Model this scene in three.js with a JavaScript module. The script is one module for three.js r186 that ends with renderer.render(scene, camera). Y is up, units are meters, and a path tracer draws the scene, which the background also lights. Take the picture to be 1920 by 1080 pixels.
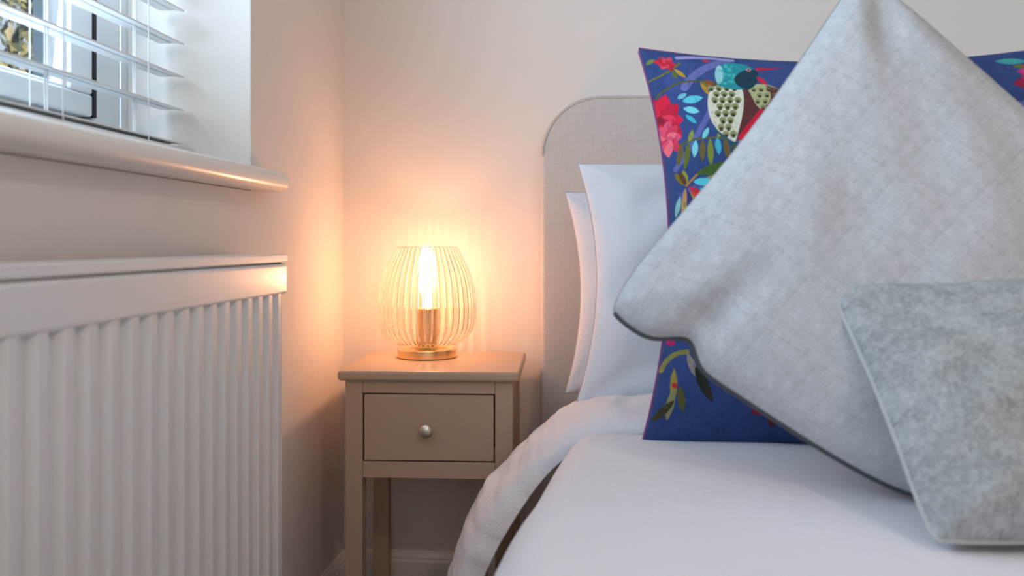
import * as THREE from 'three';
import { RoundedBoxGeometry } from 'three/addons/geometries/RoundedBoxGeometry.js';
import { mergeGeometries as mergeRaw } from 'three/addons/utils/BufferGeometryUtils.js';
import { ImprovedNoise } from 'three/addons/math/ImprovedNoise.js';
import { RectAreaLightUniformsLib } from 'three/addons/lights/RectAreaLightUniformsLib.js';

// ------------------------------------------------------------------ camera, sky, sun, window light, exposure
const scene = new THREE.Scene();
const F = 1680, YAW = Math.atan(150 / F);
const camera = new THREE.PerspectiveCamera(2 * Math.atan(540 / F) * 180 / Math.PI, 16 / 9, 0.05, 100);
camera.position.set(0, 0.94, 2.45);
camera.rotation.set(0, YAW, 0);
camera.setViewOffset(1920, 1080, 0, 85, 1920, 1080);      // lens shifted down: level camera, upright verticals
camera.focus = 2.2;
camera.userData.fStop = 3.4;

const renderer = new THREE.WebGLRenderer({ antialias: true });
renderer.toneMapping = THREE.LinearToneMapping;
renderer.toneMappingExposure = 1.05;
renderer.shadowMap.enabled = true;
RectAreaLightUniformsLib.init();

const SKY = 0.75;
{ // overcast-bright sky: pale near the horizon, bluer overhead
  const w = 64, h = 64, a = new Float32Array(w * h * 4);
  for (let j = 0; j < h; j++) for (let i = 0; i < w; i++) {
    const e = Math.max(0, (j + 0.5) / h * 2 - 1), k = Math.pow(e, 0.55);
    const c = [0.86 + (0.42 - 0.86) * k, 0.95 + (0.62 - 0.95) * k, 1.05 + (1.0 - 1.05) * k];
    for (let q = 0; q < 3; q++) a[(j * w + i) * 4 + q] = c[q] * SKY;
    a[(j * w + i) * 4 + 3] = 1;
  }
  const t = new THREE.DataTexture(a, w, h, THREE.RGBAFormat, THREE.FloatType);
  t.mapping = THREE.EquirectangularReflectionMapping; t.magFilter = THREE.LinearFilter; t.minFilter = THREE.LinearFilter; t.needsUpdate = true;
  scene.background = t;
}
// the low sun behind the house: it reaches the garden only
const sun = new THREE.DirectionalLight(new THREE.Color(1, 0.86, 0.62), 2.6);
sun.position.set(6, 7, 3); sun.target.position.set(-4, 1, -3); sun.castShadow = true;
Object.assign(sun.shadow.camera, { left: -9, right: 9, top: 9, bottom: -9, near: 0.1, far: 40 });
scene.add(sun, sun.target);
// daylight coming in through the window opening
const day = new THREE.RectAreaLight(new THREE.Color(0.60, 0.81, 1.0), 6.2, 2.5, 0.95);
day.position.set(-0.93, 1.68, 2.0); day.lookAt(3, 1.3, 2.0);
scene.add(day);
const day2 = new THREE.RectAreaLight(new THREE.Color(0.80, 0.90, 1.0), 1.1, 1.5, 1.2);  // cool fill through the added window behind the camera
day2.position.set(0.35, 1.55, 4.42); day2.lookAt(0.35, 1.3, 0);
scene.add(day2);
const LAMP = 0.31, CEILING_FILL = 1.9, CEILING_FILL_COLOR = new THREE.Color().setRGB(1, 0.74, 0.52);   // bedside bulb and added ceiling fill light, candela

// ------------------------------------------------------------------ helpers
function mergeGeometries(list) {
  const keys = ['position', 'normal', 'uv'].filter(k => list.every(g => g.attributes[k]));
  return mergeRaw(list.map(g => { const q = g.index ? g.toNonIndexed() : g.clone(); for (const k of Object.keys(q.attributes)) if (!keys.includes(k)) q.deleteAttribute(k); q.clearGroups(); return q; }));
}
const P3 = new ImprovedNoise();
const noise = (x, y, z = 0.37) => P3.noise(x, y, z);
let seed = 7; const rnd = () => { seed = (seed * 1664525 + 1013904223) >>> 0; return seed / 4294967296; };
const lin = (r, g, b) => new THREE.Color().setRGB(r, g, b);
const std = (o) => new THREE.MeshStandardMaterial(o);
const phy = (o) => new THREE.MeshPhysicalMaterial(o);
function part(name, geo, mat, parent = scene) { const m = new THREE.Mesh(geo, mat); m.name = name; parent.add(m); return m; }
function group(name, x = 0, y = 0, z = 0, turn = 0) { const g = new THREE.Group(); g.name = name; g.position.set(x, y, z); g.rotation.y = turn; scene.add(g); return g; }
function tag(o, label, category, grp) { o.userData.label = label; o.userData.category = category; if (grp) o.userData.group = grp; return o; }
function struct(o, label, category) { o.userData.kind = 'structure'; o.userData.label = label; o.userData.category = category; return o; }
function box(x0, x1, y0, y1, z0, z1, r = 0) {
  const g = r ? new RoundedBoxGeometry(x1 - x0, y1 - y0, z1 - z0, 3, r) : new THREE.BoxGeometry(x1 - x0, y1 - y0, z1 - z0);
  g.translate((x0 + x1) / 2, (y0 + y1) / 2, (z0 + z1) / 2); return g;
}
function lathe(pts, seg = 64) { return new THREE.LatheGeometry(pts.map(([r, y]) => new THREE.Vector2(r, y)), seg); }
function tex(w, h, fn, { srgb = false, repeat } = {}) {
  const a = new Uint8Array(w * h * 4);
  for (let j = 0; j < h; j++) for (let i = 0; i < w; i++) {
    const c = fn(i, j), k = (j * w + i) * 4;
    if (typeof c === 'number') a[k] = a[k + 1] = a[k + 2] = Math.max(0, Math.min(255, c * 255));
    else for (let q = 0; q < 3; q++) a[k + q] = Math.max(0, Math.min(255, c[q] * 255));
    a[k + 3] = 255;
  }
  const t = new THREE.DataTexture(a, w, h); t.magFilter = THREE.LinearFilter; t.minFilter = THREE.LinearMipmapLinearFilter; t.generateMipmaps = true;
  t.wrapS = t.wrapT = THREE.RepeatWrapping; if (srgb) t.colorSpace = THREE.SRGBColorSpace; if (repeat) t.repeat.set(...repeat); t.needsUpdate = true; return t;
}
// tileable lattice noise, about -0.5 .. 0.5, freq whole periods per tile
const HASH = Array.from({ length: 4096 }, () => rnd());
function tnoise(i, j, n, freq, z = 0) {
  const x = i / n * freq, y = j / n * freq, a = Math.floor(x), b = Math.floor(y), fx = x - a, fy = y - b, sx = fx * fx * (3 - 2 * fx), sy = fy * fy * (3 - 2 * fy);
  const h = (p, q) => HASH[(((p % freq) * 73 + (q % freq) * 179 + Math.round(z) * 911) % 4093)];
  return (h(a, b) * (1 - sx) + h(a + 1, b) * sx) * (1 - sy) + (h(a, b + 1) * (1 - sx) + h(a + 1, b + 1) * sx) * sy - 0.5;
}
// plain weave: threads over and under, each of its own thickness and tone
function weave(n, threads, soft) {
  const ta = [], tb = []; for (let k = 0; k < threads; k++) { ta.push(rnd()); tb.push(rnd()); }
  return (i, j) => {
    const u = i / n * threads, v = j / n * threads, a = Math.floor(u), b = Math.floor(v), over = (a + b) % 2;
    const cu = Math.sin((u - a) * Math.PI), cv = Math.sin((v - b) * Math.PI);
    const hu = cu * (over ? 1 : soft) * (0.75 + 0.25 * ta[a % threads]), hv = cv * (over ? soft : 1) * (0.75 + 0.25 * tb[b % threads]);
    return { h: Math.max(hu, hv), tone: (hu > hv ? ta[a % threads] : tb[b % threads]), warp: hu > hv };
  };
}
const W512 = 512;
const wv = weave(W512, 64, 0.62);
const weaveBump = tex(W512, W512, (i, j) => wv(i, j).h * 0.8 + 0.2 * (0.5 + tnoise(i, j, W512, 40)));
const withRepeat = (t, x, y) => { const c = t.clone(); c.repeat.set(x, y); c.needsUpdate = true; return c; };

// ------------------------------------------------------------------ materials
const wallBump = tex(256, 256, (i, j) => 0.5 + 0.5 * tnoise(i, j, 256, 40) + 0.35 * tnoise(i, j, 256, 16, 3));
const M = {};
M.wall = std({ color: lin(0.83, 0.775, 0.72), roughness: 0.85, bumpMap: withRepeat(wallBump, 2.5, 2.5), bumpScale: 0.0006 });
M.reveal = M.wall;
M.ceiling = std({ color: lin(0.85, 0.84, 0.82), roughness: 0.95 });
M.gloss = phy({ color: lin(0.82, 0.79, 0.75), roughness: 0.28, clearcoat: 0.5, clearcoatRoughness: 0.15, bumpMap: withRepeat(wallBump, 3, 3), bumpScale: 0.0004 });
M.upvc = phy({ color: lin(0.80, 0.82, 0.83), roughness: 0.3 });
M.blind = std({ color: lin(0.80, 0.82, 0.83), roughness: 0.4 });
M.cord = std({ color: lin(0.85, 0.86, 0.86), roughness: 0.8 });
M.black = std({ color: lin(0.006, 0.006, 0.008), roughness: 0.7 });
M.pane = phy({ color: 0xffffff, roughness: 0, transmission: 1, thickness: 0, ior: 1.5 });
M.render = std({ color: lin(0.42, 0.52, 0.60), roughness: 0.9, bumpMap: withRepeat(wallBump, 4, 4), bumpScale: 0.001 });  // blue of the skylight put into the render colour
M.radiator = phy({ color: lin(0.79, 0.785, 0.78), roughness: 0.32, clearcoat: 0.3, clearcoatRoughness: 0.2 });
M.dark = std({ color: lin(0.05, 0.05, 0.05), roughness: 0.8 });
M.paint = phy({ color: lin(0.48, 0.345, 0.25), roughness: 0.38, bumpMap: withRepeat(wallBump, 3, 3), bumpScale: 0.0002 });
M.gap = std({ color: lin(0.10, 0.085, 0.07), roughness: 0.9 });
M.nickel = std({ color: lin(0.72, 0.66, 0.58), roughness: 0.32, metalness: 1 });
M.brass = std({ color: lin(0.86, 0.62, 0.33), roughness: 0.24, metalness: 1 });
M.brassSatin = std({ color: lin(0.80, 0.55, 0.30), roughness: 0.38, metalness: 1 });
M.shade = phy({ color: lin(1.0, 0.955, 0.90), roughness: 0.02, transmission: 1, thickness: 0, ior: 1.52, side: THREE.DoubleSide });
M.flute = phy({ color: lin(1, 0.985, 0.955), roughness: 0.02, transmission: 1, thickness: 0.003, ior: 1.5 });
M.carpet = std({ color: lin(0.36, 0.31, 0.26), roughness: 1, bumpMap: withRepeat(wallBump, 12, 12), bumpScale: 0.003 });
M.headboard = std({ color: lin(0.74, 0.68, 0.63), roughness: 0.95, bumpMap: withRepeat(weaveBump, 14, 14), bumpScale: 0.0004,
  map: withRepeat(tex(512, 512, (i, j) => { const k = wv(i, j), s = 0.95 + 0.03 * k.tone + 0.03 * tnoise(i, j, 512, 64) + 0.02 * tnoise(i, j, 512, 12); return [s, s, s]; }, { srgb: true }), 14, 14) });
const cottonBump = tex(256, 256, (i, j) => 0.5 + 0.35 * tnoise(i, j, 256, 60) + 0.4 * tnoise(i, j, 256, 9, 2));
M.cotton = std({ color: lin(0.80, 0.795, 0.83), roughness: 0.9, bumpMap: withRepeat(cottonBump, 5, 5), bumpScale: 0.0016 });
M.duvet = std({ color: lin(0.80, 0.775, 0.80), roughness: 0.9, bumpMap: withRepeat(cottonBump, 4, 4), bumpScale: 0.0016 });
M.linen = std({ color: lin(0.72, 0.73, 0.75), roughness: 0.95, bumpMap: withRepeat(weaveBump, 11, 11), bumpScale: 0.0006,
  map: withRepeat(tex(512, 512, (i, j) => {
    const k = wv(i, j), s = 0.86 + 0.09 * (k.tone - 0.5) + 0.05 * (k.h - 0.5) + 0.12 * tnoise(i, j, 512, k.warp ? 64 : 48, k.warp ? 1 : 4) + 0.05 * tnoise(i, j, 512, 11, 8);
    return [s, s * 1.0, s * 1.0];
  }, { srgb: true }), 11, 11) });
M.edge_strip = std({ color: lin(0.07, 0.07, 0.08), roughness: 0.8 });
M.wool = std({ color: lin(0.47, 0.485, 0.485), roughness: 1,
  bumpMap: withRepeat(tex(512, 512, (i, j) => 0.5 + 0.5 * tnoise(i, j, 512, 80) + 0.4 * tnoise(i, j, 512, 24, 5)), 6, 6), bumpScale: 0.0022,
  map: withRepeat(tex(512, 512, (i, j) => { const s = 0.88 + 0.16 * tnoise(i, j, 512, 90, 2) + 0.12 * tnoise(i, j, 512, 32, 6) + 0.10 * tnoise(i, j, 512, 7, 4); return [s, s, s]; }, { srgb: true }), 6, 6) });
M.woolEdge = std({ color: lin(0.48, 0.48, 0.47), roughness: 1 });

// ------------------------------------------------------------------ the room
const WX = -0.69, OX = -1.0, EX = -1.155;                   // inner face of the window wall, back of its inner leaf, outer face
const WZ0 = 0.687, WZ1 = 3.3, WY0 = 1.045, WY1 = 2.22;    // window opening
const RX = 3.0, RZ = 4.2, RY = 2.42;
function holedWall(x0, x1) {
  const s = new THREE.Shape([[-0.3, -0.2], [RZ + 0.2, -0.2], [RZ + 0.2, RY + 0.2], [-0.3, RY + 0.2]].map(p => new THREE.Vector2(-p[0], p[1])));
  s.holes.push(new THREE.Path([[WZ0, WY0], [WZ0, WY1], [WZ1, WY1], [WZ1, WY0]].map(p => new THREE.Vector2(-p[0], p[1]))));
  const g = new THREE.ExtrudeGeometry(s, { depth: x1 - x0, bevelEnabled: false });
  g.rotateY(Math.PI / 2); g.translate(x0, 0, 0); return g;
}
struct(part('wall_left', holedWall(OX, WX), M.wall), 'warm white painted wall with deep window reveal', 'wall');
struct(part('wall_outside', holedWall(EX, OX - 0.0005), M.render), 'rendered outer leaf of the window wall, coloured with the blue of skylight', 'wall');
struct(part('wall_back', box(WX, RX, -0.2, RY + 0.2, -0.2, 0), M.wall), 'warm white painted wall behind the lamp and headboard', 'wall');
struct(part('wall_right', box(RX, RX + 0.2, -0.2, RY + 0.2, -0.2, RZ + 0.2), M.wall), 'warm white painted wall opposite the window', 'wall');
const V2 = [-0.4, 1.1, 0.95, 2.15];                       // opening of the added second window
struct(part('wall_front', (() => { const s = new THREE.Shape([[WX, -0.2], [RX, -0.2], [RX, RY + 0.2], [WX, RY + 0.2]].map(p => new THREE.Vector2(...p)));
  s.holes.push(new THREE.Path([[V2[0], V2[2]], [V2[0], V2[3]], [V2[1], V2[3]], [V2[1], V2[2]]].map(p => new THREE.Vector2(...p))));
  const g = new THREE.ExtrudeGeometry(s, { depth: 0.2, bevelEnabled: false }); g.translate(0, 0, RZ); return g; })(), M.wall), 'warm white painted wall facing the headboard', 'wall');
struct(part('ceiling', box(WX, RX, RY, RY + 0.2, 0, RZ), M.ceiling), 'white painted ceiling', 'ceiling');
struct(part('floor', box(WX, RX, -0.2, 0, 0, RZ), M.carpet), 'beige carpeted floor', 'floor');
function skirting(len) { // moulded profile
  const s = new THREE.Shape([[0, 0], [0.016, 0], [0.016, 0.06], [0.013, 0.066], [0.013, 0.072], [0.009, 0.083], [0.004, 0.09], [0, 0.09]].map(p => new THREE.Vector2(...p)));
  return new THREE.ExtrudeGeometry(s, { depth: len, bevelEnabled: false });
}
{ const p = skirting(RX - WX); p.rotateY(-Math.PI / 2); p.translate(RX, 0, 0);
  struct(part('baseboard_back', p, M.gloss), 'white moulded skirting board below the headboard wall', 'baseboard');
  const h = skirting(RZ); h.translate(WX, 0, 0);
  struct(part('baseboard_left', h, M.gloss), 'white moulded skirting board below the radiator wall', 'baseboard');
}
// sill board with a bullnose front and a horn past the opening
{
  const s = new THREE.Shape(); const x0 = -0.945, x1 = -0.637, t = 0.044, y0 = 1.046;
  s.moveTo(x0, y0); s.lineTo(x1 - t / 2, y0); s.absarc(x1 - t / 2, y0 + t / 2, t / 2, -Math.PI / 2, Math.PI / 2, false); s.lineTo(x0, y0 + t); s.closePath();
  const inner = new THREE.ExtrudeGeometry(s, { depth: WZ1 - WZ0 - 0.002, bevelEnabled: false, curveSegments: 20 }); inner.translate(0, 0, WZ0 + 0.001);
  const s2 = new THREE.Shape(); const xh = WX + 0.0005, b = 0.008;
  s2.moveTo(xh, y0 + b); s2.lineTo(x1 - t / 2, y0 + b); s2.absarc(x1 - t / 2, y0 + t / 2, t / 2 - b, -Math.PI / 2, Math.PI / 2, false); s2.lineTo(xh, y0 + t - b); s2.closePath();
  const horn = new THREE.ExtrudeGeometry(s2, { depth: WZ0 - 0.6 - b + 0.01, bevelEnabled: true, bevelSize: b, bevelThickness: b, bevelSegments: 4, curveSegments: 20 }); horn.translate(0, 0, 0.6 + b);
  const horn2 = horn.clone(); horn2.translate(0, 0, WZ1 - 0.6 - 0.01);
  const g = mergeGeometries([inner, horn, horn2]);
  struct(part('trim_1', g, M.gloss), 'glossy white painted window sill with a rounded nose', 'window sill');
}
// the window: frame, two sashes with panes, dark gasket
{
  const w = group('window_1', -0.97, 1.09, 1.5); struct(w, 'white plastic window with opening sash behind the blind', 'window');
  const ox = -0.97, oy = 1.09, oz = 1.5, L = (g) => { g.translate(-ox, -oy, -oz); return g; };
  const FX0 = -0.998, FX1 = -0.95;
  const bars = [box(FX0, FX1, 1.09, 1.17, WZ0, WZ1, 0.004), box(FX0, FX1, WY1 - 0.07, WY1, WZ0, WZ1, 0.004), box(FX0, FX1, 1.17, WY1 - 0.07, WZ0, 0.814, 0.004), box(FX0, FX1, 1.17, WY1 - 0.07, WZ1 - 0.08, WZ1, 0.004), box(FX0, FX1, 1.17, WY1 - 0.07, 1.52, 1.58, 0.004), box(FX0, FX1, 1.17, WY1 - 0.07, 2.415, 2.475, 0.004)];
  part('frame', L(mergeGeometries(bars)), M.upvc, w);
  const gk = (a, b) => mergeGeometries([box(-0.99, -0.9432, 1.178, WY1 - 0.075, a - 0.0105, a - 0.0003), box(-0.99, -0.9515, 1.178, WY1 - 0.075, b, b + 0.0095)]);
  for (const [a, b] of [[0.825, 1.51], [1.59, 2.4], [2.49, 3.21]]) {
    const y0 = 1.178, y1 = WY1 - 0.075, e = 0.075, X0 = -0.992, X1 = -0.944;
    const s = part('sash', L(mergeGeometries([box(X0, X1, y0, y0 + 0.042, a, b, 0.006), box(X0, X1, y1 - e, y1, a, b, 0.006), box(X0, X1, y0 + 0.042, y1 - e, a, a + e, 0.006), box(X0, X1, y0 + 0.042, y1 - e, b - e, b, 0.006)])), M.upvc, w);
    const q = 0.010, d0 = -0.985, d1 = -0.952;
    part('glazing_bead', L(mergeGeometries([box(d0, d1, y0 + 0.04, y0 + 0.04 + q, a + e, b - e, 0.005), box(d0, d1, y1 - e - q, y1 - e, a + e, b - e, 0.005), box(d0, d1, y0 + 0.042, y1 - e, a + e - 0.002, a + e + q, 0.005), box(d0, d1, y0 + 0.042, y1 - e, b - e - q, b - e + 0.002, 0.005)])), M.upvc, w);
    const pg = new THREE.PlaneGeometry(b - a - 2 * e, y1 - y0 - e - 0.042); pg.rotateY(Math.PI / 2); pg.translate(-0.972, (y0 + 0.042 + y1 - e) / 2, (a + b) / 2);
    part('pane', L(pg), M.pane, w);
    part('gasket', L(gk(a, b)), M.black, w).userData.label = 'black rubber gasket';
  }
}

{ // second window, unseen, added behind the camera for cool frontal fill
  const w = group('window_2', 0.35, V2[2], RZ + 0.15); struct(w, 'added unseen white plastic window in the wall facing the bed', 'window');
  const a = V2[0] - 0.35, b = V2[1] - 0.35, h = V2[3] - V2[2], e = 0.06;
  part('frame', mergeGeometries([box(a, b, 0, e, -0.03, 0.03, 0.004), box(a, b, h - e, h, -0.03, 0.03, 0.004), box(a, a + e, e, h - e, -0.03, 0.03, 0.004), box(b - e, b, e, h - e, -0.03, 0.03, 0.004), box(-0.03, 0.03, e, h - e, -0.03, 0.03, 0.004)]), M.upvc, w);
  for (const [p, q] of [[a + e, -0.03], [0.03, b - e]]) { const g = new THREE.PlaneGeometry(q - p, h - 2 * e); g.translate((p + q) / 2, h / 2, 0); part('pane', g, M.pane, w); }
}

// ------------------------------------------------------------------ venetian blind
{
  const b = group('venetian_blind', -0.846, 1.12, 1.52); tag(b, 'white venetian blind with open horizontal slats in the window recess', 'blind');
  const SL = 0.026, Z0 = 0.707 - 1.52, Z1 = 3.28 - 1.52;
  const s = new THREE.Shape(); const N = 10; // gently crowned slat
  for (let i = 0; i <= N; i++) { const x = -SL + 2 * SL * i / N; s.lineTo(x, 0.0015 + 0.0022 * (1 - (x / SL) ** 2)); }
  for (let i = N; i >= 0; i--) { const x = -SL + 2 * SL * i / N; s.lineTo(x, -0.0015 + 0.0022 * (1 - (x / SL) ** 2)); }
  const sg = new THREE.ExtrudeGeometry(s, { depth: Z1 - Z0, bevelEnabled: false }); sg.translate(0, 0, Z0);
  const pitch = 0.0668, n = 15;
  for (let k = 0; k < n; k++) { const m = part('slat', sg, M.blind, b); m.position.set(0, 1.2086 - 1.12 + k * pitch, 0); m.rotation.z = -4 * Math.PI / 180; }
  part('bottom_rail', box(-SL, SL, -0.021, 0.012, Z0 - 0.004, Z1, 0.004), M.blind, b);
  const m = part('slat', sg, M.blind, b); m.position.set(0, 0.019, 0);
  part('head_rail', box(-0.035, 0.035, 1.0, 1.095, Z0 - 0.01, Z1 + 0.01, 0.003), M.blind, b);
  for (const z of [0.855, 1.125, 1.6, 2.1, 2.6, 3.1]) for (const [dx, r, dz] of [[SL + 0.001, 0.0012, 0], [-SL - 0.001, 0.0012, 0], [0, 0.0014, -0.003], [0, 0.0014, 0.004]]) {
    const c = new THREE.CylinderGeometry(r, r, 1.02, 8); c.translate(dx, 0.5, z - 1.52 + dz); part(dx ? 'ladder_cord' : 'lift_cord', c, M.cord, b);
  }
}

// ------------------------------------------------------------------ radiator
{
  const r = group('radiator', WX, 0.14, 1.7); tag(r, 'white panel radiator with vertical ribs below the window sill', 'radiator');
  const T = 0.778, z0 = 0.752 - 1.7, z1 = 2.65 - 1.7, fx = 0.1, pitch = 0.0492, PB = 0.012;
  part('front_panel', box(fx - 0.032, fx - PB, 0, T - 0.018, z0, z1, 0.004), M.radiator, r);
  part('top_band', box(fx - 0.02, fx, 0.700, T - 0.018, z0, z1, 0.007), M.radiator, r);
  part('bottom_band', box(fx - 0.02, fx, 0.0, 0.075, z0, z1, 0.007), M.radiator, r);
  const rg = (() => { const s = new THREE.Shape([[-0.0165, 0], [0.0165, 0], [0.0115, 0.0085], [0.0085, 0.0112], [-0.0085, 0.0112], [-0.0115, 0.0085]].map(p => new THREE.Vector2(...p)));
    const g = new THREE.ExtrudeGeometry(s, { depth: 0.64, bevelEnabled: false }); g.rotateX(-Math.PI / 2); g.rotateY(-Math.PI / 2); return g; })();
  for (let z = z0 + 0.0395; z < z1 - 0.02; z += pitch) { const m = part('rib', rg, M.radiator, r); m.position.set(fx - PB - 0.0005, 0.068, z); }
  part('back_panel', box(0.025, 0.045, 0.0, T - 0.018, z0, z1, 0.004), M.radiator, r);
  part('end_panel', box(0.022, fx - 0.012, 0.01, T - 0.01, z0 - 0.004, z0 - 0.0005, 0.001), M.radiator, r);
  part('end_panel', box(0.022, fx - 0.012, 0.01, T - 0.01, z1 + 0.0005, z1 + 0.004, 0.001), M.radiator, r);
  // top grille: side rails and slats
  part('top_grille', mergeGeometries([box(0.022, 0.03, T - 0.016, T, z0, z1, 0.002), box(fx - 0.01, fx, T - 0.016, T, z0 - 0.002, z1, 0.003), ...Array.from({ length: 60 }, (_, k) => box(0.03, fx - 0.008, T - 0.012, T - 0.003, z0 + k * (z1 - z0) / 60, z0 + (k + 0.6) * (z1 - z0) / 60))]), M.radiator, r);
  for (const z of [z0 + 0.2, z1 - 0.24]) part('wall_bracket', box(0.001, 0.026, 0.1, 0.6, z, z + 0.04), M.radiator, r);
  const v = lathe([[0, 0], [0.014, 0], [0.014, 0.05], [0.01, 0.055], [0.01, 0.09], [0, 0.09]], 20); v.translate(0.05, -0.1, z0 - 0.03);
  const pv = new THREE.CylinderGeometry(0.0075, 0.0075, 0.14, 16); pv.translate(0.05, -0.07, z0 - 0.03);
  const ph = new THREE.CylinderGeometry(0.0075, 0.0075, 0.045, 16); ph.rotateX(Math.PI / 2); ph.translate(0.05, 0.02, z0 - 0.018);
  const pk = new THREE.SphereGeometry(0.012, 16, 12); pk.translate(0.05, 0.015, z0 - 0.03);
  part('valve', mergeGeometries([pv, ph, pk].map(g => g.toNonIndexed())), M.nickel, r).userData.label = 'small metal valve and pipe';
}

// ------------------------------------------------------------------ nightstand
const NT = 0.645;
{
  const n = group('nightstand', -0.381, 0, 0.237, 2 * Math.PI / 180); tag(n, 'taupe painted wooden nightstand with one drawer beside the bed', 'nightstand');
  const hw = 0.194, fz = 0.176, bz = -0.176, lw = 0.0405;
  { // top with a rounded-under edge
    const s = new THREE.Shape(); const X = 0.2105, Z0 = -0.19, Z1 = 0.19, r = 0.006, bv = 0.007;
    s.moveTo(-X + bv + r, Z0 + bv); s.lineTo(X - bv - r, Z0 + bv); s.quadraticCurveTo(X - bv, Z0 + bv, X - bv, Z0 + bv + r); s.lineTo(X - bv, Z1 - bv - r); s.quadraticCurveTo(X - bv, Z1 - bv, X - bv - r, Z1 - bv); s.lineTo(-X + bv + r, Z1 - bv); s.quadraticCurveTo(-X + bv, Z1 - bv, -X + bv, Z1 - bv - r); s.lineTo(-X + bv, Z0 + bv + r); s.quadraticCurveTo(-X + bv, Z0 + bv, -X + bv + r, Z0 + bv);
    const g = new THREE.ExtrudeGeometry(s, { depth: 0.023 - 2 * bv, bevelEnabled: true, bevelSize: bv, bevelThickness: bv, bevelSegments: 5 }); g.rotateX(Math.PI / 2); g.translate(0, NT - bv, 0);
    part('top', g, M.paint, n);
  }
  const ut = NT - 0.0235;
  for (const [sx, sz] of [[-1, 1], [1, 1], [-1, -1], [1, -1]]) {
    const x0 = sx < 0 ? -hw : hw - lw, z0 = sz > 0 ? fz - lw : bz;
    part('leg', box(x0, x0 + lw, 0, ut, z0, z0 + lw, 0.0015), M.paint, n);
  }
  const ix = hw - lw - 0.0006;
  part('top_rail', box(-ix, ix, 0.5925, ut, fz - 0.03, fz - 0.0008, 0.001), M.paint, n);
  part('bottom_rail', box(-ix, ix, 0.397, 0.4345, fz - 0.03, fz - 0.0008, 0.001), M.paint, n);
  for (const s of [-1, 1]) part('side_panel', box(s < 0 ? -hw + 0.006 : hw - 0.022, s < 0 ? -hw + 0.022 : hw - 0.006, 0.397, ut, bz + lw, fz - lw), M.paint, n);
  part('back_panel', box(-ix, ix, 0.397, ut, bz + 0.006, bz + 0.018), M.paint, n);
  part('bottom_panel', box(-ix + 0.02, ix - 0.02, 0.41, 0.42, bz + 0.02, fz - 0.032), M.gap, n);
  const d = part('drawer', mergeGeometries([box(-ix + 0.0028, ix - 0.0028, 0.4375, 0.5895, fz - 0.02, fz - 0.0025, 0.0012), box(-ix + 0.012, ix - 0.012, 0.445, 0.56, bz + 0.03, fz - 0.021)]), M.paint, n);
  const kg = lathe([[0, 0], [0.0085, 0], [0.0075, 0.004], [0.0065, 0.008], [0.0085, 0.012], [0.0145, 0.015], [0.0165, 0.0195], [0.0155, 0.0245], [0.011, 0.028], [0.005, 0.0295], [0, 0.0298]], 40);
  kg.rotateX(Math.PI / 2); kg.translate(-0.004, 0.51, fz - 0.0025); part('knob', kg, M.nickel, d).userData.label = 'brushed metal mushroom knob';
}

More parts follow.
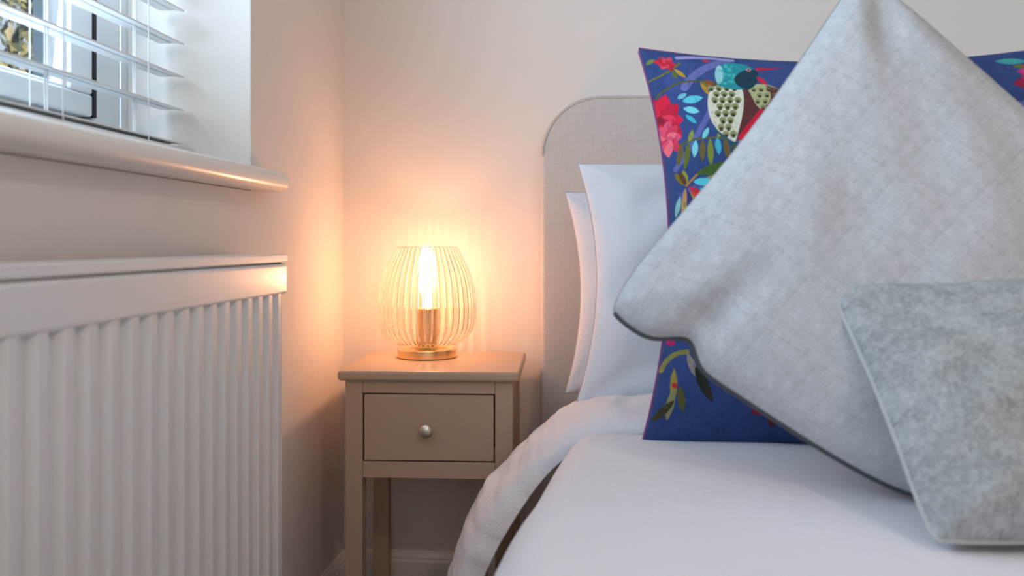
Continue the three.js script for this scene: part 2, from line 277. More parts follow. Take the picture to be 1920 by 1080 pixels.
// ------------------------------------------------------------------ lamp
{
  const l = group('table_lamp', -0.424, NT, 0.168); tag(l, 'brass table lamp with lit bulb inside a fluted glass shade', 'lamp');
  part('base', lathe([[0, 0], [0.0735, 0], [0.0752, 0.0015], [0.0755, 0.003], [0.0755, 0.0205], [0.0748, 0.0225], [0.073, 0.0235], [0.033, 0.0238], [0.0325, 0.029], [0.03, 0.031], [0, 0.031]], 96), M.brass, l);
  part('lamp_holder', lathe([[0.0, 0.031], [0.024, 0.031], [0.0265, 0.034], [0.0278, 0.04], [0.0282, 0.122], [0.0275, 0.1265], [0.024, 0.127], [0.021, 0.124], [0, 0.124]], 64), M.brassSatin, l);
  // fluted glass: closed sheet profile, forty-four lobes
  const prof = [[0.0335, 0.026], [0.055, 0.031], [0.0815, 0.040], [0.1, 0.053], [0.1135, 0.067], [0.1215, 0.087], [0.1245, 0.118], [0.1225, 0.152], [0.1175, 0.185], [0.108, 0.219], [0.0915, 0.253], [0.0755, 0.2845]];
  const curve = new THREE.SplineCurve(prof.map(p => new THREE.Vector2(...p))), NP = 60;
  const sp = curve.getPoints(NP), shade = part('lamp_shade', new THREE.LatheGeometry(sp, 176), M.shade, l); shade.userData.label = 'clear amber-tinted fluted glass shade';
  const rim = new THREE.TorusGeometry(0.0755, 0.0014, 8, 96); rim.rotateX(Math.PI / 2); rim.translate(0, 0.2845, 0);
  part('rim', rim, M.flute, shade);
  const fluteGeo = (() => { // one moulded rib: a lens-shaped rod that follows the profile
    const pos = [], idx = [], K = 10;
    for (let j = 0; j <= NP; j++) { const q = curve.getPoint(j / NP), tg = curve.getTangent(j / NP), nx = tg.y, ny = -tg.x, w = Math.max(0.0012, 0.0028 * q.x / 0.124), d = 0.0012;
      for (let i = 0; i < K; i++) { const a = i / K * 2 * Math.PI, o = Math.cos(a) * d + 0.0014; pos.push(q.x + nx * o, q.y + ny * o, Math.sin(a) * w); } }
    for (let j = 0; j < NP; j++) for (let i = 0; i < K; i++) { const a = j * K + i, b = j * K + (i + 1) % K; idx.push(a, b, a + K, b, b + K, a + K); }
    for (const [j, f] of [[0, 1], [NP, 0]]) for (let i = 1; i < K - 1; i++) f ? idx.push(j * K, j * K + i + 1, j * K + i) : idx.push(j * K, j * K + i, j * K + i + 1);
    const g = new THREE.BufferGeometry(); g.setAttribute('position', new THREE.Float32BufferAttribute(pos, 3)); g.setIndex(idx); g.computeVertexNormals(); return g; })();
  for (let k = 0; k < 44; k++) part('rib', fluteGeo, M.flute, shade).rotation.y = k / 44 * 2 * Math.PI;
  const warm = lin(1, 0.78, 0.48);
  const bulb = part('bulb', lathe([[0.0, 0.127], [0.0125, 0.127], [0.0125, 0.15], [0.0135, 0.162], [0.0205, 0.175], [0.0235, 0.187], [0.0235, 0.235], [0.0215, 0.255], [0.0165, 0.272], [0.009, 0.284], [0, 0.288]], 40), std({ color: lin(0.9, 0.85, 0.75), emissive: warm, emissiveIntensity: 4.5, roughness: 0.4 }), l);
  bulb.userData.label = 'glowing elongated filament bulb';
  const pl = new THREE.PointLight(lin(1, 0.45, 0.225), LAMP, 0, 2); pl.position.set(0, 0.205, 0); pl.castShadow = true; pl.shadow.radius = 1.0; l.add(pl);
}

// ------------------------------------------------------------------ unseen ceiling light, added to brighten the left wall, radiator and duvet
{
  const l = group('added_ceiling_light', 0.9, 2.29, 2.95); tag(l, 'added unseen round white ceiling light with an opal glass dome', 'lamp');
  part('mounting_plate', lathe([[0, 0.105], [0.17, 0.105], [0.175, 0.11], [0.175, 0.129], [0, 0.129]], 48), M.upvc, l);
  part('glass_dome', lathe([[0, -0.005], [0.06, 0.0], [0.11, 0.02], [0.145, 0.055], [0.16, 0.104], [0, 0.104]], 48), std({ color: lin(0.9, 0.88, 0.85), emissive: CEILING_FILL_COLOR, emissiveIntensity: 1.2, roughness: 0.4 }), l);
  const p = new THREE.PointLight(CEILING_FILL_COLOR, CEILING_FILL, 0, 2); p.position.y = 0.05; p.castShadow = true; p.shadow.radius = 2; l.add(p);
}

// ------------------------------------------------------------------ bed: headboard and base, mattress
{
  const b = group('bed', 0.66, 0, 1.15); tag(b, 'bed with rounded beige upholstered headboard against the wall', 'bed');
  const HBx0 = -0.135 - 0.66, HBx1 = 1.46 - 0.66, r = 0.155, yT = 1.326;
  const out = (ins) => { const s = new THREE.Shape(); const a = HBx0 + ins, c = HBx1 - ins, t = yT - ins, q = r - ins * 0.8; s.moveTo(a, 0.1); s.lineTo(c, 0.1); s.absarc(c - q, t - q, q, 0, Math.PI / 2, false); s.absarc(a + q, t - q, q, Math.PI / 2, Math.PI, false); s.closePath(); return s; };
  const hg = new THREE.ExtrudeGeometry(out(0.012), { depth: 0.066, bevelEnabled: true, bevelSize: 0.012, bevelThickness: 0.012, bevelSegments: 5, curveSegments: 24 }); hg.translate(0, 0, 0.016 - 1.15);
  const hb = part('headboard', hg, M.headboard, b);
  const pp = out(0.006).getPoints(40).filter(p => p.y > 0.11).map(p => new THREE.Vector3(p.x, p.y, 0.0925 - 1.15));
  part('piping', new THREE.TubeGeometry(new THREE.CatmullRomCurve3(pp), 260, 0.0042, 8), M.headboard, hb);
  part('bed_base', box(-0.06 - 0.66, 1.44 - 0.66, 0.1, 0.36, 0.1 - 1.15, 2.2 - 1.15, 0.02), M.headboard, b);
  for (const [x, z] of [[-0.7, -0.95], [0.7, -0.95], [-0.7, 0.95], [0.7, 0.95]]) part('foot', box(x - 0.03, x + 0.03, 0, 0.1, z - 0.03, z + 0.03, 0.004), M.dark, b);
  tag(part('mattress', box(-0.05, 1.435, 0.361, 0.53, 0.105, 2.19, 0.08), M.cotton), 'white mattress under the duvet', 'mattress');
}

// ------------------------------------------------------------------ duvet: turned-back edge and body, both hanging over the bed side
function surface(nu, nv, fn, su = 1, sv = 1) { // fn(s, t) -> [x, y, z]; uv in metres given by su, sv
  const pos = [], uv = [], idx = [];
  for (let j = 0; j <= nv; j++) for (let i = 0; i <= nu; i++) { const s = i / nu, t = j / nv; pos.push(...fn(s, t)); uv.push(s * su, t * sv); }
  const w = nu + 1; for (let j = 0; j < nv; j++) for (let i = 0; i < nu; i++) { const a = j * w + i; idx.push(a, a + 1, a + w, a + 1, a + w + 1, a + w); }
  const g = new THREE.BufferGeometry(); g.setAttribute('position', new THREE.Float32BufferAttribute(pos, 3)); g.setAttribute('uv', new THREE.Float32BufferAttribute(uv, 2)); g.setIndex(idx); g.computeVertexNormals(); return g;
}
// a profile across the bed: from the side hem up, over the rounded edge, and across the top
function bedProfile(pts) { return new THREE.CatmullRomCurve3(pts.map(([x, y]) => new THREE.Vector3(x, y, 0)), false, 'centripetal'); }
{
  const d = group('duvet', 0.6, 0.56, 1.4); tag(d, 'white cotton duvet with its top edge turned back, hanging over the bed side', 'duvet');
  const gx = -0.6, gy = -0.56, gz = -1.4;
  const inner = bedProfile([[-0.245, 0.12], [-0.225, 0.25], [-0.185, 0.36], [-0.125, 0.462], [-0.07, 0.53], [-0.005, 0.572], [0.1, 0.594], [0.5, 0.596], [1.0, 0.596], [1.47, 0.58]]);
  const cuff = surface(260, 96, (s, t) => {
    const q = inner.getPoint(s), k = inner.getTangent(s); let nx = -k.y, ny = k.x;   // outward normal
    const z0 = 0.435, z1 = 0.805, c = (z0 + z1) / 2, h = (z1 - z0) / 2, a = 2 * Math.PI * t;      // a closed roll: outer face, then the underside
    const side = Math.max(0, Math.min(1, (0.6 - q.y) / 0.2)), sn = Math.sin(a);
    const th = 0.028 + 0.040 * side;
    let zz = c - h * Math.cos(a) + 0.02 * side, off = sn > 0 ? th * Math.pow(sn, 0.55) : -0.006 * Math.pow(-sn, 0.6);
    if (sn > 0) off += (0.007 * noise(s * 14, t * 4.8, 1.2) + 0.006 * noise(s * 34 + t * 6, t * 8, 5.2) + 0.008 * noise(s * 9 - t * 10, t * 6, 9.1) + side * 0.006 * Math.sin(s * 130 + 9 * noise(s * 12, t * 5)) * noise(s * 20, t * 6, 3)) * sn;
    zz += (0.012 * noise(s * 11, 3.3, 0.5) + side * 0.012 * noise(s * 21, 8.3)) * (1 - 0.0 * t);
    return [q.x + nx * off + gx, q.y + ny * off + gy, zz + gz];
  }, 2.2, 0.9);
  part('turned_edge', cuff, M.duvet, d);
  const XE = (z) => { const zd = 2.45 - z; const T = [[1.78, -0.02], [1.6, -0.025], [1.5, -0.035], [1.4, -0.048], [1.2, -0.066], [1.0, -0.08], [0.7, -0.09], [0, -0.09]]; for (let i = 0; i < T.length - 1; i++) if (zd <= T[i][0] && zd >= T[i + 1][0]) { const f = (T[i][0] - zd) / (T[i][0] - T[i + 1][0]); return T[i][1] + f * (T[i + 1][1] - T[i][1]); } return T[0][1]; };
  const body = surface(150, 150, (s, t) => {
    const z = 0.60 + (2.36 - 0.60) * t, e = XE(z) + 0.03;
    const headFall = Math.max(0, 1 - (z - 0.60) / 0.29), top = 0.594 - 0.04 * headFall * headFall;
    let x, y; const rx = 0.125, ry = 0.30;
    if (s < 0.2) { const f = s / 0.2; x = e - rx - 0.035 * (1 - f); y = 0.1 + (top - ry - 0.1) * f; }
    else if (s < 0.6) { const a = (1 - (s - 0.2) / 0.4) * Math.PI / 2; x = e - rx * Math.sin(a) ** 1.15; y = top - ry + ry * Math.cos(a) ** 0.95; }
    else { const f = (s - 0.6) / 0.4; x = e + (1.5 - e) * f; y = top; }
    y += 0.010 * noise(x * 2.2, z * 2.2, 4.1) + 0.004 * noise(x * 6, z * 5, 7.7); x += 0.008 * noise(y * 5, z * 4, 2.2);
    return [x + gx, y + gy, z + gz];
  }, 2.2, 1.6);
  part('body', body, M.duvet, d);
}

// ------------------------------------------------------------------ pillows and cushions
// o: w, h, t (full thickness), px/py edge pinch, round (corner pull-in), pow (plumpness), bend(p, u, v, side), wr wrinkle amount, sd seed
function padGeo(o, N = 72) {
  const make = (side) => { const uvs = []; const g = surface(N, N, (s, t) => {
    const u = Math.sin((s - 0.5) * Math.PI), v = Math.sin((t - 0.5) * Math.PI);
    const p = edgePoint(o, u, v);
    const body = Math.pow(Math.max(0, (1 - u * u)), o.pow ?? 0.42) * Math.pow(Math.max(0, (1 - v * v)), o.pow ?? 0.42);
    const edge = Math.min(1, 4 * (1 - Math.max(Math.abs(u), Math.abs(v))));
    let z = side * o.t / 2 * body;
    const w = o.wr ?? 0.006, q = o.sd ?? 1;
    // soft dents everywhere, folds that run in from the corners
    const ang = Math.atan2(1.12 - Math.abs(v), 1.12 - Math.abs(u)), cd = Math.hypot(1 - Math.abs(u), 1 - Math.abs(v));
    const fold = Math.sin(ang * 9 + q + (u > 0 ? 1.3 : 0) + (v > 0 ? 2.1 : 0)) * Math.exp(-cd * 2.6);
    z += side * edge * w * (1.3 * noise(u * 1.7 + q, v * 1.7, q) + 0.6 * noise(u * 4 + q, v * 4, q + 3) + 0.9 * fold);
    uvs.push((u + 1) / 2 * o.w, (v + 1) / 2 * o.h);
    const r = [p[0], p[1], z]; if (o.bend) o.bend(r, u, v, side); return r;
  }); g.setAttribute('uv', new THREE.Float32BufferAttribute(uvs, 2)); return g; };
  const f = make(1), b = make(-1);
  const ix = b.index.array; for (let i = 0; i < ix.length; i += 3) { const k = ix[i]; ix[i] = ix[i + 1]; ix[i + 1] = k; } b.computeVertexNormals();
  return { f, b };
}
function edgePoint(o, u, v) {
  const c = 1 - (o.round ?? 0.0) * Math.pow(u * u * v * v, 3);
  return [o.w / 2 * u * (1 - o.px * (1 - v * v) * u * u) * c, o.h / 2 * v * (1 - o.py * (1 - u * u) * v * v) * c];
}
function seam(o, r, n = 48) {
  const pts = []; const go = (u0, v0, u1, v1) => { for (let i = 0; i < n; i++) { const f = Math.sin((i / n - 0.5) * Math.PI) / 2 + 0.5, u = u0 + (u1 - u0) * f, v = v0 + (v1 - v0) * f, p = edgePoint(o, u, v), q = [p[0], p[1], 0]; if (o.bend) o.bend(q, u, v, 0); pts.push(new THREE.Vector3(...q)); } };
  go(-1, -1, 1, -1); go(1, -1, 1, 1); go(1, 1, -1, 1); go(-1, 1, -1, -1);
  const keep = pts.filter((p, i) => i === 0 || p.distanceTo(pts[i - 1]) > 0.0015);
  return new THREE.TubeGeometry(new THREE.CatmullRomCurve3(keep, true), 420, r, 7, true);
}
// place a pad: its bottom middle at (x, y, z), leaning back by lean, turned by yaw, spun in its own plane by spin
function place(g, [x, y, z], lean, yaw, spin, half) {
  g.rotation.order = 'YXZ'; g.rotation.set(-lean, yaw, 0); g.position.set(x, y, z);
  for (const c of g.children) { c.rotation.z = spin; c.position.set(0, half, 0); }
}
const R = Math.PI / 180;

// two white pillows standing against the headboard
for (const [name, label, o, pos, lean, yaw, spin] of [
  ['pillow', 'white bed pillow leaning on the headboard behind the other white pillow', { w: 0.76, h: 0.50, t: 0.15, px: 0.10, py: 0.06, sd: 2.3, wr: 0.012 }, [0.315, 0.585, 0.315], 14 * R, 0, 0.5 * R],
  ['pillow_001', 'white bed pillow standing between the floral cushion and the other white pillow', { w: 0.78, h: 0.55, t: 0.17, px: 0.11, py: 0.03, sd: 5.1, wr: 0.017 }, [0.358, 0.597, 0.52], 17 * R, 0, 0],
]) {
  const g = group(name); tag(g, label, 'pillow');
  const { f, b } = padGeo(o); part('pillow_case', mergeGeometries([f, b]), M.cotton, g); part('seam', seam(o, 0.0022), M.cotton, g);
  place(g, pos, lean, yaw, spin, o.h / 2);
}

// printed velvet cushion
{
  const S = 1536, cv = document.createElement('canvas'); cv.width = cv.height = S; const c = cv.getContext('2d');
  // the print is laid out on a 735 x 735 field, origin top left
  const K = S / 735; c.scale(K, K);
  c.fillStyle = '#284178'; c.fillRect(0, 0, 735, 735);
  for (let i = 0; i < 260; i++) { c.globalAlpha = 0.10; c.fillStyle = ['#5468a8', '#234078', '#45609f', '#3a4a88', '#6068a4'][i % 5]; c.beginPath(); c.ellipse(rnd() * 735, rnd() * 735, 20 + rnd() * 50, 12 + rnd() * 34, rnd() * 6, 0, 7); c.fill(); }
  c.globalAlpha = 1;
  const leaf = (x, y, len, wd, ang, col, vein) => { c.save(); c.translate(x, y); c.rotate(ang); c.fillStyle = col; c.beginPath(); c.moveTo(0, 0); c.bezierCurveTo(len * 0.3, -wd, len * 0.75, -wd * 0.8, len, 0); c.bezierCurveTo(len * 0.75, wd * 0.8, len * 0.3, wd, 0, 0); c.fill(); if (vein) { c.strokeStyle = vein; c.lineWidth = 1.6; c.beginPath(); c.moveTo(0, 0); c.lineTo(len * 0.9, 0); c.stroke(); } c.restore(); };
  const stem = (pts, col, w) => { c.strokeStyle = col; c.lineWidth = w; c.lineCap = 'round'; c.beginPath(); c.moveTo(pts[0], pts[1]); for (let i = 2; i < pts.length; i += 4) c.quadraticCurveTo(pts[i], pts[i + 1], pts[i + 2], pts[i + 3]); c.stroke(); };
  const flower = (x, y, r, cols, n = 9, dark) => { for (let ring = 0; ring < 3; ring++) for (let i = 0; i < n; i++) { const a = i / n * 6.283 + ring * 0.4 + rnd() * 0.3, q = r * (1 - ring * 0.3); leaf(x, y, q * (0.85 + rnd() * 0.3), q * 0.42, a, cols[(i + ring) % cols.length]); } if (dark) { c.fillStyle = dark; c.beginPath(); c.arc(x, y, r * 0.16, 0, 7); c.fill(); } };
  const spray = (x, y, n, dir, spread, len, cols) => { for (let i = 0; i < n; i++) { const a = dir + (i / (n - 1) - 0.5) * spread; leaf(x, y, len * (0.8 + rnd() * 0.4), len * 0.16, a, cols[i % cols.length]); } };
  const TQ = ['#58c4d6', '#3fb0c6', '#7ad2da', '#49a9c4'], OL = ['#7c8a2c', '#5f6a24', '#8f9540', '#4a5420'], RED = ['#d8153a', '#c00e34', '#e23050', '#b60d3d'];
  // lilac drifts between motifs
  c.globalAlpha = 0.55; stem([60, 90, 90, 40, 140, 20], '#8f88cc', 14); stem([20, 250, 70, 200, 110, 120], '#7f7cc2', 10); stem([30, 300, 80, 280, 140, 240], '#6a6ab6', 12); stem([470, 200, 540, 120, 640, 140], '#8088c8', 12); c.globalAlpha = 1;
  // top-left bud
  stem([0, 70, 40, 60, 62, 30], '#6b6a2c', 4); flower(38, 34, 20, ['#d3203c', '#b91a34', '#e0405a'], 6); leaf(50, 46, 26, 7, 0.9, '#c09a2a'); leaf(46, 50, 22, 6, 1.4, '#5d6a22'); leaf(20, 26, 20, 6, 2.6, '#6f7f3a');
  // flower head on a stalk
  stem([6, 105, 50, 70, 92, 74], '#5b5a2c', 4); leaf(92, 72, 36, 9, 0.9, '#6b7026'); leaf(96, 70, 34, 8, 0.55, '#8a4a22'); leaf(90, 76, 34, 6, 1.25, '#b08a26'); leaf(100, 82, 26, 6, 0.8, '#d0281f'); leaf(108, 76, 30, 6, 0.4, '#4c5222'); leaf(110, 96, 22, 5, 1.3, '#a3a04a');
  // red bloom at the left edge
  flower(4, 150, 52, RED, 10, '#8a0a26'); flower(12, 186, 34, ['#e04a6a', '#d2304e', '#f06a7a'], 8);
  leaf(52, 118, 38, 12, -0.15, TQ[0]); leaf(52, 132, 30, 10, 0.35, TQ[2]); leaf(54, 146, 26, 7, 0.8, TQ[1]); leaf(44, 112, 20, 7, -0.5, '#6fb9c8');
  // turquoise and olive frond
  stem([34, 205, 110, 176, 200, 226], '#55602c', 4);
  for (let i = 0; i < 13; i++) { const f = i / 12, x = 40 + f * 160, y = 203 - Math.sin(f * 2.6) * 20 + f * 22; leaf(x, y, 44 + 12 * Math.sin(i * 2.1), 8.5, 1.9 - f * 0.85, i % 3 === 1 ? OL[i % 4] : i % 3 ? TQ[i % 4] : '#6a5a2c'); if (i % 2) leaf(x, y, 26, 7, -1.2 + f * 0.6, i % 4 === 1 ? OL[2] : TQ[2]); }
  // the perched bird: wings, head, bill, tail
  leaf(222, 226, 74, 20, 0.75, '#1e6f7c'); leaf(196, 206, 58, 13, 0.55, '#233a86');
  c.fillStyle = '#c80f34'; c.beginPath(); c.moveTo(160, 205); c.lineTo(202, 120); c.lineTo(250, 138); c.lineTo(262, 190); c.lineTo(196, 262); c.closePath(); c.fill();
  c.strokeStyle = '#9c0a2a'; c.lineWidth = 3; for (let i = 0; i < 5; i++) { c.beginPath(); c.moveTo(200 + i * 10, 132); c.lineTo(176 + i * 18, 226 - i * 6); c.stroke(); }
  c.fillStyle = '#5b2c2a'; c.beginPath(); c.ellipse(166, 146, 30, 62, 0.08, 0, 7); c.fill();
  c.fillStyle = '#d9d8c4'; c.beginPath(); c.moveTo(118, 82); c.bezierCurveTo(92, 96, 90, 150, 104, 172); c.bezierCurveTo(112, 190, 128, 202, 138, 204); c.bezierCurveTo(150, 170, 164, 120, 156, 86); c.bezierCurveTo(146, 72, 130, 74, 118, 82); c.fill();
  c.fillStyle = '#aeb083'; c.beginPath(); c.moveTo(166, 92); c.bezierCurveTo(180, 72, 208, 78, 222, 104); c.bezierCurveTo(238, 130, 236, 150, 226, 158); c.bezierCurveTo(206, 160, 188, 152, 176, 128); c.closePath(); c.fill();
  c.fillStyle = '#5a3129'; c.beginPath(); c.moveTo(196, 84); c.bezierCurveTo(222, 92, 240, 130, 236, 156); c.bezierCurveTo(214, 162, 196, 152, 186, 136); c.bezierCurveTo(204, 130, 206, 104, 196, 84); c.fill();
  for (let r = 0; r < 8; r++) for (let k = 0; k < 4; k++) { const x = 106 + k * 13 + (r % 2) * 6 + r * 1.5, y = 92 + r * 14; if (x > 154 - r * 2.2) continue; c.fillStyle = '#8d9260'; c.beginPath(); c.ellipse(x, y - 2, 6, 6.5, 0, 0, 7); c.fill(); c.fillStyle = '#3d3b22'; c.beginPath(); c.ellipse(x, y + 2, 3.4, 4, 0, 0, 7); c.fill(); }
  for (let r = 0; r < 5; r++) for (let k = 0; k < 5; k++) { const x = 176 + k * 12 + (r % 2) * 6 + r * 2, y = 94 + r * 14; if (x > 214 + r * 5) continue; c.fillStyle = k > 1 ? '#7c5a40' : '#8c9160'; c.beginPath(); c.ellipse(x, y, 4.5, 5, 0, 0, 7); c.fill(); c.fillStyle = '#42301f'; c.beginPath(); c.ellipse(x, y + 3, 2.8, 3, 0, 0, 7); c.fill(); }
  c.fillStyle = '#cc1236'; c.beginPath(); c.moveTo(142, 196); c.lineTo(184, 138); c.quadraticCurveTo(205, 156, 236, 152); c.lineTo(256, 172); c.lineTo(186, 256); c.closePath(); c.fill(); c.strokeStyle = '#a00c2c'; c.lineWidth = 2.5; for (let i = 0; i < 4; i++) { c.beginPath(); c.moveTo(186 + i * 11, 146); c.lineTo(156 + i * 14, 206 + i * 12); c.stroke(); }
  c.fillStyle = '#1b8a92'; c.beginPath(); c.moveTo(118, 82); c.bezierCurveTo(116, 46, 124, 26, 150, 24); c.bezierCurveTo(176, 24, 186, 42, 184, 62); c.bezierCurveTo(182, 84, 172, 92, 160, 94); c.bezierCurveTo(146, 96, 128, 90, 118, 82); c.fill();
  c.fillStyle = '#8fc7cc'; c.beginPath(); c.ellipse(124, 56, 7, 24, 0.12, 0, 7); c.fill(); c.fillStyle = '#37b0ac'; for (let i = 0; i < 26; i++) { c.beginPath(); c.arc(128 + rnd() * 26, 32 + rnd() * 46, 1.8 + rnd() * 2, 0, 7); c.fill(); }
  c.fillStyle = '#0d3447'; c.beginPath(); c.moveTo(150, 60); c.bezierCurveTo(164, 40, 182, 36, 186, 48); c.bezierCurveTo(190, 66, 182, 88, 166, 96); c.bezierCurveTo(152, 88, 142, 76, 150, 60); c.fill();
  c.fillStyle = '#e58a92'; c.beginPath(); c.arc(173, 43, 4, 0, 7); c.fill(); c.fillStyle = '#1a1a22'; c.beginPath(); c.arc(173, 43, 2, 0, 7); c.fill();
  c.fillStyle = '#b3173c'; c.beginPath(); c.moveTo(184, 36); c.lineTo(228, 36); c.lineTo(186, 46); c.fill(); leaf(184, 62, 26, 7, 0.95, '#c61a44');
  c.strokeStyle = '#1c5a70'; c.lineWidth = 4; c.beginPath(); c.moveTo(104, 178); c.quadraticCurveTo(140, 218, 190, 238); c.stroke(); c.fillStyle = '#b0308a'; c.beginPath(); c.ellipse(148, 210, 8, 4, 0.6, 0, 7); c.fill();
  // along the top edge
  stem([60, 18, 110, 8, 150, 16], '#9a94c8', 8); leaf(100, 20, 14, 5, 0.2, '#c22a4a'); stem([210, 10, 262, 2, 300, 14], '#5d5a2a', 3); leaf(262, 34, 26, 7, -0.15, '#c98ac6'); leaf(282, 36, 34, 6, 0.1, '#2b1730'); spray(300, 90, 6, 2.1, 1.6, 42, TQ); spray(330, 60, 6, 1.6, 2.2, 46, [...TQ, ...OL]);
  // star of pods at the lower left of the upper half
  leaf(40, 282, 34, 10, -2.3, '#7a6a1e'); leaf(40, 282, 30, 10, -1.7, '#8f9030'); leaf(40, 282, 30, 8, -2.0, '#5a3420'); stem([40, 282, 60, 266, 72, 256], '#b07a3a', 4);
  leaf(62, 262, 84, 15, -0.22, '#3f5d22'); leaf(76, 272, 70, 11, -0.05, '#7f8f2c'); leaf(54, 276, 46, 11, 0.05, TQ[0]); leaf(66, 290, 46, 13, 0.35, TQ[1]); leaf(42, 284, 66, 9, 0.55, '#c6243a'); leaf(48, 292, 60, 9, 0.8, '#d6402e'); leaf(44, 292, 60, 6, 1.1, '#97a03a'); leaf(40, 288, 60, 11, 1.35, '#3a2f6e'); leaf(38, 286, 58, 8, 1.75, '#b98a5a'); leaf(34, 310, 62, 9, 1.45, '#9a8f3a'); leaf(26, 300, 40, 8, 1.9, '#7fb4b4');
  // middle field, mostly behind the grey cushion
  flower(120, 400, 46, RED, 10); spray(180, 430, 8, 0.4, 3, 60, [...TQ, ...OL]); flower(330, 330, 60, RED, 11); flower(480, 480, 56, ['#b1256e', '#8d1950', '#c83a80'], 10); spray(400, 600, 8, -1.2, 3, 70, [...OL, ...TQ]);
  // lower part of the repeat
  leaf(4, 558, 20, 10, 0.3, '#c01560'); leaf(28, 556, 46, 9, -0.1, '#6a6a24'); stem([4, 610, 10, 580, 46, 578], '#8a8444', 9); leaf(46, 580, 46, 9, 1.1, '#9a8f86'); leaf(52, 576, 60, 8, 0.85, '#4a4a22'); stem([60, 576, 84, 600, 110, 606], '#54572a', 5); stem([110, 606, 150, 620, 190, 640], '#2c4a86', 5);
  leaf(26, 606, 60, 9, 1.45, '#a08a3a'); leaf(30, 640, 56, 10, 1.6, '#8f8a5a'); leaf(40, 636, 46, 9, 1.3, '#5a5a24'); leaf(26, 632, 14, 6, 0.6, '#b52a3a'); leaf(62, 602, 70, 12, 1.05, '#26281a'); leaf(100, 590, 60, 12, 1.2, '#1a1c1c');
  flower(200, 660, 44, ['#8f1230', '#a3203a', '#7a0f2c', '#5e1026'], 10); leaf(4, 700, 50, 10, -0.9, '#3c3a1e');
  // right-hand bloom seen beyond the grey cushion
  leaf(560, 30, 50, 12, 0.1, '#3aa3a4'); leaf(585, 46, 40, 8, 0.1, '#63702a'); leaf(620, 26, 28, 9, 0.5, '#8aa03a'); leaf(610, 24, 26, 8, 1.0, '#3f5a20');
  flower(648, 88, 64, ['#b3124a', '#96103c', '#c21f3a', '#a50e2c'], 11, '#26121a'); flower(622, 62, 30, ['#c43088', '#a82470'], 8);
  stem([690, 20, 720, 60, 730, 120], '#4a4520', 6); leaf(700, 120, 60, 9, 1.3, '#3a8f86'); leaf(712, 110, 50, 8, 1.0, '#2f7a80'); spray(690, 330, 8, 2.5, 3, 60, [...OL, ...TQ]); flower(600, 380, 60, RED, 10);
  // brushy mottling of the printed pile
  for (let i = 0; i < 9000; i++) { const dk = rnd() < 0.6; c.globalAlpha = dk ? 0.08 + rnd() * 0.06 : 0.03 + rnd() * 0.03; c.fillStyle = dk ? '#0c1430' : '#b8c0d8'; c.beginPath(); c.ellipse(rnd() * 735, rnd() * 735, 1.2 + rnd() * 4, 0.6 + rnd() * 1.6, 1.2 + rnd() * 0.8, 0, 7); c.fill(); }
  c.globalAlpha = 1;
  const t = new THREE.CanvasTexture(cv); t.colorSpace = THREE.SRGBColorSpace; t.anisotropy = 8;
  const o = { w: 0.84, h: 0.74, t: 0.17, px: 0.125, py: 0.105, sd: 3.7, wr: 0.010,
    bend: (p, u, v) => { p[1] -= 0.105 * 0.37 * (1 - u * u) * Math.pow((1 - v) / 2, 4); } };   // the resting edge lies flat
  const mat = std({ map: t, roughness: 0.9, bumpMap: withRepeat(cottonBump, 6, 6), bumpScale: 0.001 });
  const g = group('floral_cushion'); tag(g, 'blue velvet cushion printed with a bird, red flowers and leaves', 'cushion');
  const { f, b } = padGeo(o); const uv = f.attributes.uv; for (let i = 0; i < uv.count; i++) uv.setXY(i, uv.getX(i) / o.w, uv.getY(i) / o.h);
  part('front_panel', f, mat, g); part('back_panel', b, std({ color: lin(0.06, 0.05, 0.16), roughness: 0.95 }), g).userData.label = 'plain dark blue back';
  part('seam', seam(o, 0.003), std({ color: lin(0.22, 0.06, 0.20), roughness: 0.9 }), g).userData.label = 'purple-red edge seam';
  place(g, [0.509, 0.588, 0.858], 11.5 * R, 0, 0, o.h / 2);
}

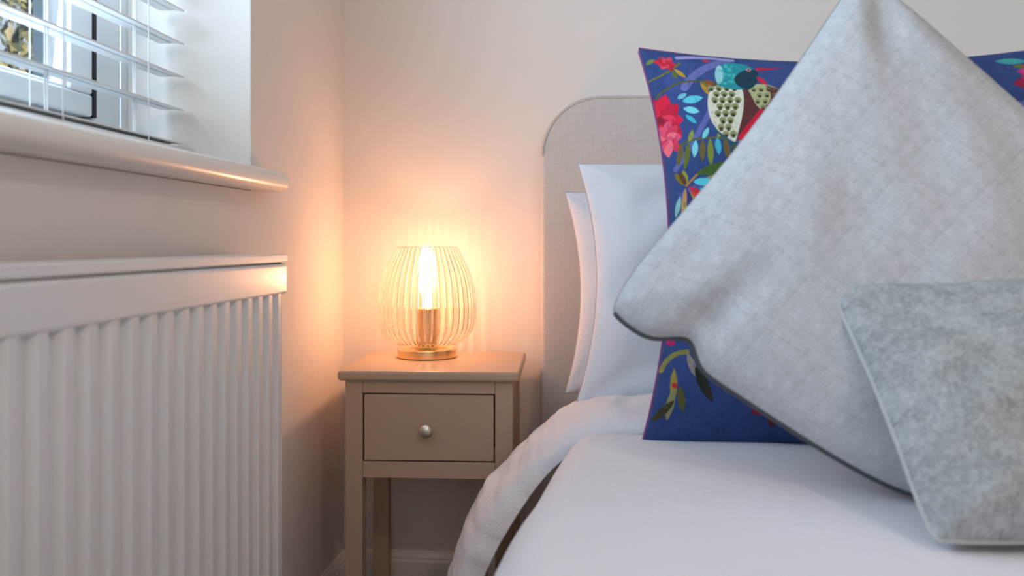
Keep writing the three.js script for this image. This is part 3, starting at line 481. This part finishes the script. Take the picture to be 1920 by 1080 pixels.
// large grey linen cushion standing on its corner
{
  const o = { w: 0.655, h: 0.655, t: 0.22, px: 0.12, py: 0.09, round: 0.075, sd: 8.2, wr: 0.012, pow: 0.42,
    bend: (p, u, v, side) => { // the free side corner droops with a tuck behind it, the corner it stands on is squashed up
      const k = Math.pow((1 - u) / 2 * (1 - v) / 2, 2) * 0.085, q = Math.pow((1 + u) / 2 * (1 - v) / 2, 2) * 0.065;
      const r = Math.pow((1 + u) / 2 * (1 + v) / 2, 1.3) * 0.15, tuck = Math.exp(-(((u + 0.52) / 0.11) ** 2));
      p[0] += 0.656 * (k - q + r); p[1] += -0.755 * (k - q + r) + (0.03 * tuck - 0.06 * (1 - u * u) * (0.65 + 0.35 * u)) * Math.pow((1 - v) / 2, 4);
      p[2] -= side * 0.022 * Math.exp(-(((u + 0.52 - 0.25 * (v + 1)) / 0.08) ** 2)) * Math.exp(-(((v + 0.86) / 0.28) ** 2)) * Math.min(1, (1 + v) * 8);
      const tip = Math.exp(-(((u + 0.72 + 0.5 * (v - 0.72)) / 0.09) ** 2)) * Math.exp(-(((v - 0.72) / 0.2) ** 2)); p[2] -= side * 0.012 * tip * Math.min(1, (1 - v) * 8);
    } };
  const g = group('linen_cushion'); tag(g, 'large plain grey linen cushion standing on one corner', 'cushion');
  const { f, b } = padGeo(o, 96); part('front_panel', f, M.linen, g); part('back_panel', b, M.linen, g); part('seam', seam(o, 0.0028), M.linen, g);
  const zp = []; for (let i = 0; i <= 60; i++) { const u = -0.97 + 1.94 * i / 60, q = edgePoint(o, u, -1), w = [q[0], q[1] - 0.001, 0]; o.bend(w, u, -1, 0); zp.push(new THREE.Vector3(...w)); }
  part('edge_strip', new THREE.TubeGeometry(new THREE.CatmullRomCurve3(zp), 120, 0.0042, 7), M.edge_strip, g).userData.label = 'charcoal strip along one edge';  // charcoal strip laid along the lower edge only
  place(g, [0.460, 0.592, 1.22], 18 * R, 0.0, -41 * R, 0.378);
}
// small grey wool cushion leaning on it
{
  const o = { w: 0.56, h: 0.352, t: 0.14, px: 0.035, py: 0.04, round: 0.035, sd: 6.4, wr: 0.014, pow: 0.4, bend: (p, u, v) => { p[0] -= 0.05 * (1 - u) / 2 * (1 + v) / 2; } };
  const g = group('wool_cushion'); tag(g, 'small grey wool cushion lying against the large linen one', 'cushion');
  const { f, b } = padGeo(o, 80); part('cover', mergeGeometries([f, b]), M.wool, g); part('seam', seam(o, 0.003), M.woolEdge, g);
  place(g, [0.65, 0.609, 1.412], 37 * R, 0, 1.5 * R, o.h / 2);
}

// ------------------------------------------------------------------ garden outside the window
{
  struct(part('ground', box(-16, EX, -0.5, -0.3, -12, 8), std({ color: lin(0.16, 0.2, 0.07), roughness: 1 })), 'lawn outside the window', 'ground');
  const t = group('garden_tree', -4.3, -0.3, -3.0); tag(t, 'pale yellow-green leafy tree seen through the window', 'tree');
  const br = []; const limb = (a, b, r0) => { const c = new THREE.CatmullRomCurve3([a, a.clone().lerp(b, 0.5).add(new THREE.Vector3(rnd() - 0.5, rnd() - 0.5, rnd() - 0.5).multiplyScalar(0.2)), b]); br.push(new THREE.TubeGeometry(c, 10, r0, 7)); };
  const V = (x, y, z) => new THREE.Vector3(x, y, z);
  limb(V(0, 0, 0), V(0.1, 1.7, 0), 0.09); const tips = [];
  for (let i = 0; i < 16; i++) { const a = i * 2.4, e = V(Math.cos(a) * (0.6 + rnd() * 0.9), 1.9 + rnd() * 1.7, Math.sin(a) * (0.6 + rnd() * 0.9)); limb(V(0.05, 1.2 + rnd() * 0.5, 0), e, 0.03); tips.push(e); }
  part('trunk', mergeGeometries(br), std({ color: lin(0.05, 0.045, 0.04), roughness: 1 }), t);
  const lg = new THREE.BufferGeometry(); lg.setAttribute('position', new THREE.Float32BufferAttribute([0, 0, 0, 0.03, 0.05, 0.01, 0, 0.12, 0, -0.03, 0.05, 0.01], 3)); lg.setIndex([0, 1, 2, 0, 2, 3]); lg.computeVertexNormals();
  const n = 5200, im = new THREE.InstancedMesh(lg, std({ color: 0xffffff, roughness: 0.9, side: THREE.DoubleSide }), n), m4 = new THREE.Matrix4(), q = new THREE.Quaternion(), col = new THREE.Color();
  for (let i = 0; i < n; i++) { const e = tips[i % tips.length], p = V(e.x + (rnd() + rnd() - 1) * 0.7, e.y + (rnd() + rnd() - 1) * 0.6, e.z + (rnd() + rnd() - 1) * 0.7); q.setFromEuler(new THREE.Euler(rnd() * 6, rnd() * 6, rnd() * 6)); m4.compose(p, q, V(1, 1, 1).multiplyScalar(0.5 + rnd() * 0.5)); im.setMatrixAt(i, m4); const k = rnd(); im.setColorAt(i, k < 0.25 ? col.setRGB(0.10, 0.14, 0.06) : k < 0.7 ? col.setRGB(0.50, 0.47, 0.20) : col.setRGB(0.68, 0.62, 0.38)); }
  im.name = 'foliage'; im.userData.kind = 'stuff'; t.add(im);
}

scene.traverse(o => { if (o.isMesh) { o.castShadow = true; o.receiveShadow = true; } });
renderer.render(scene, camera);
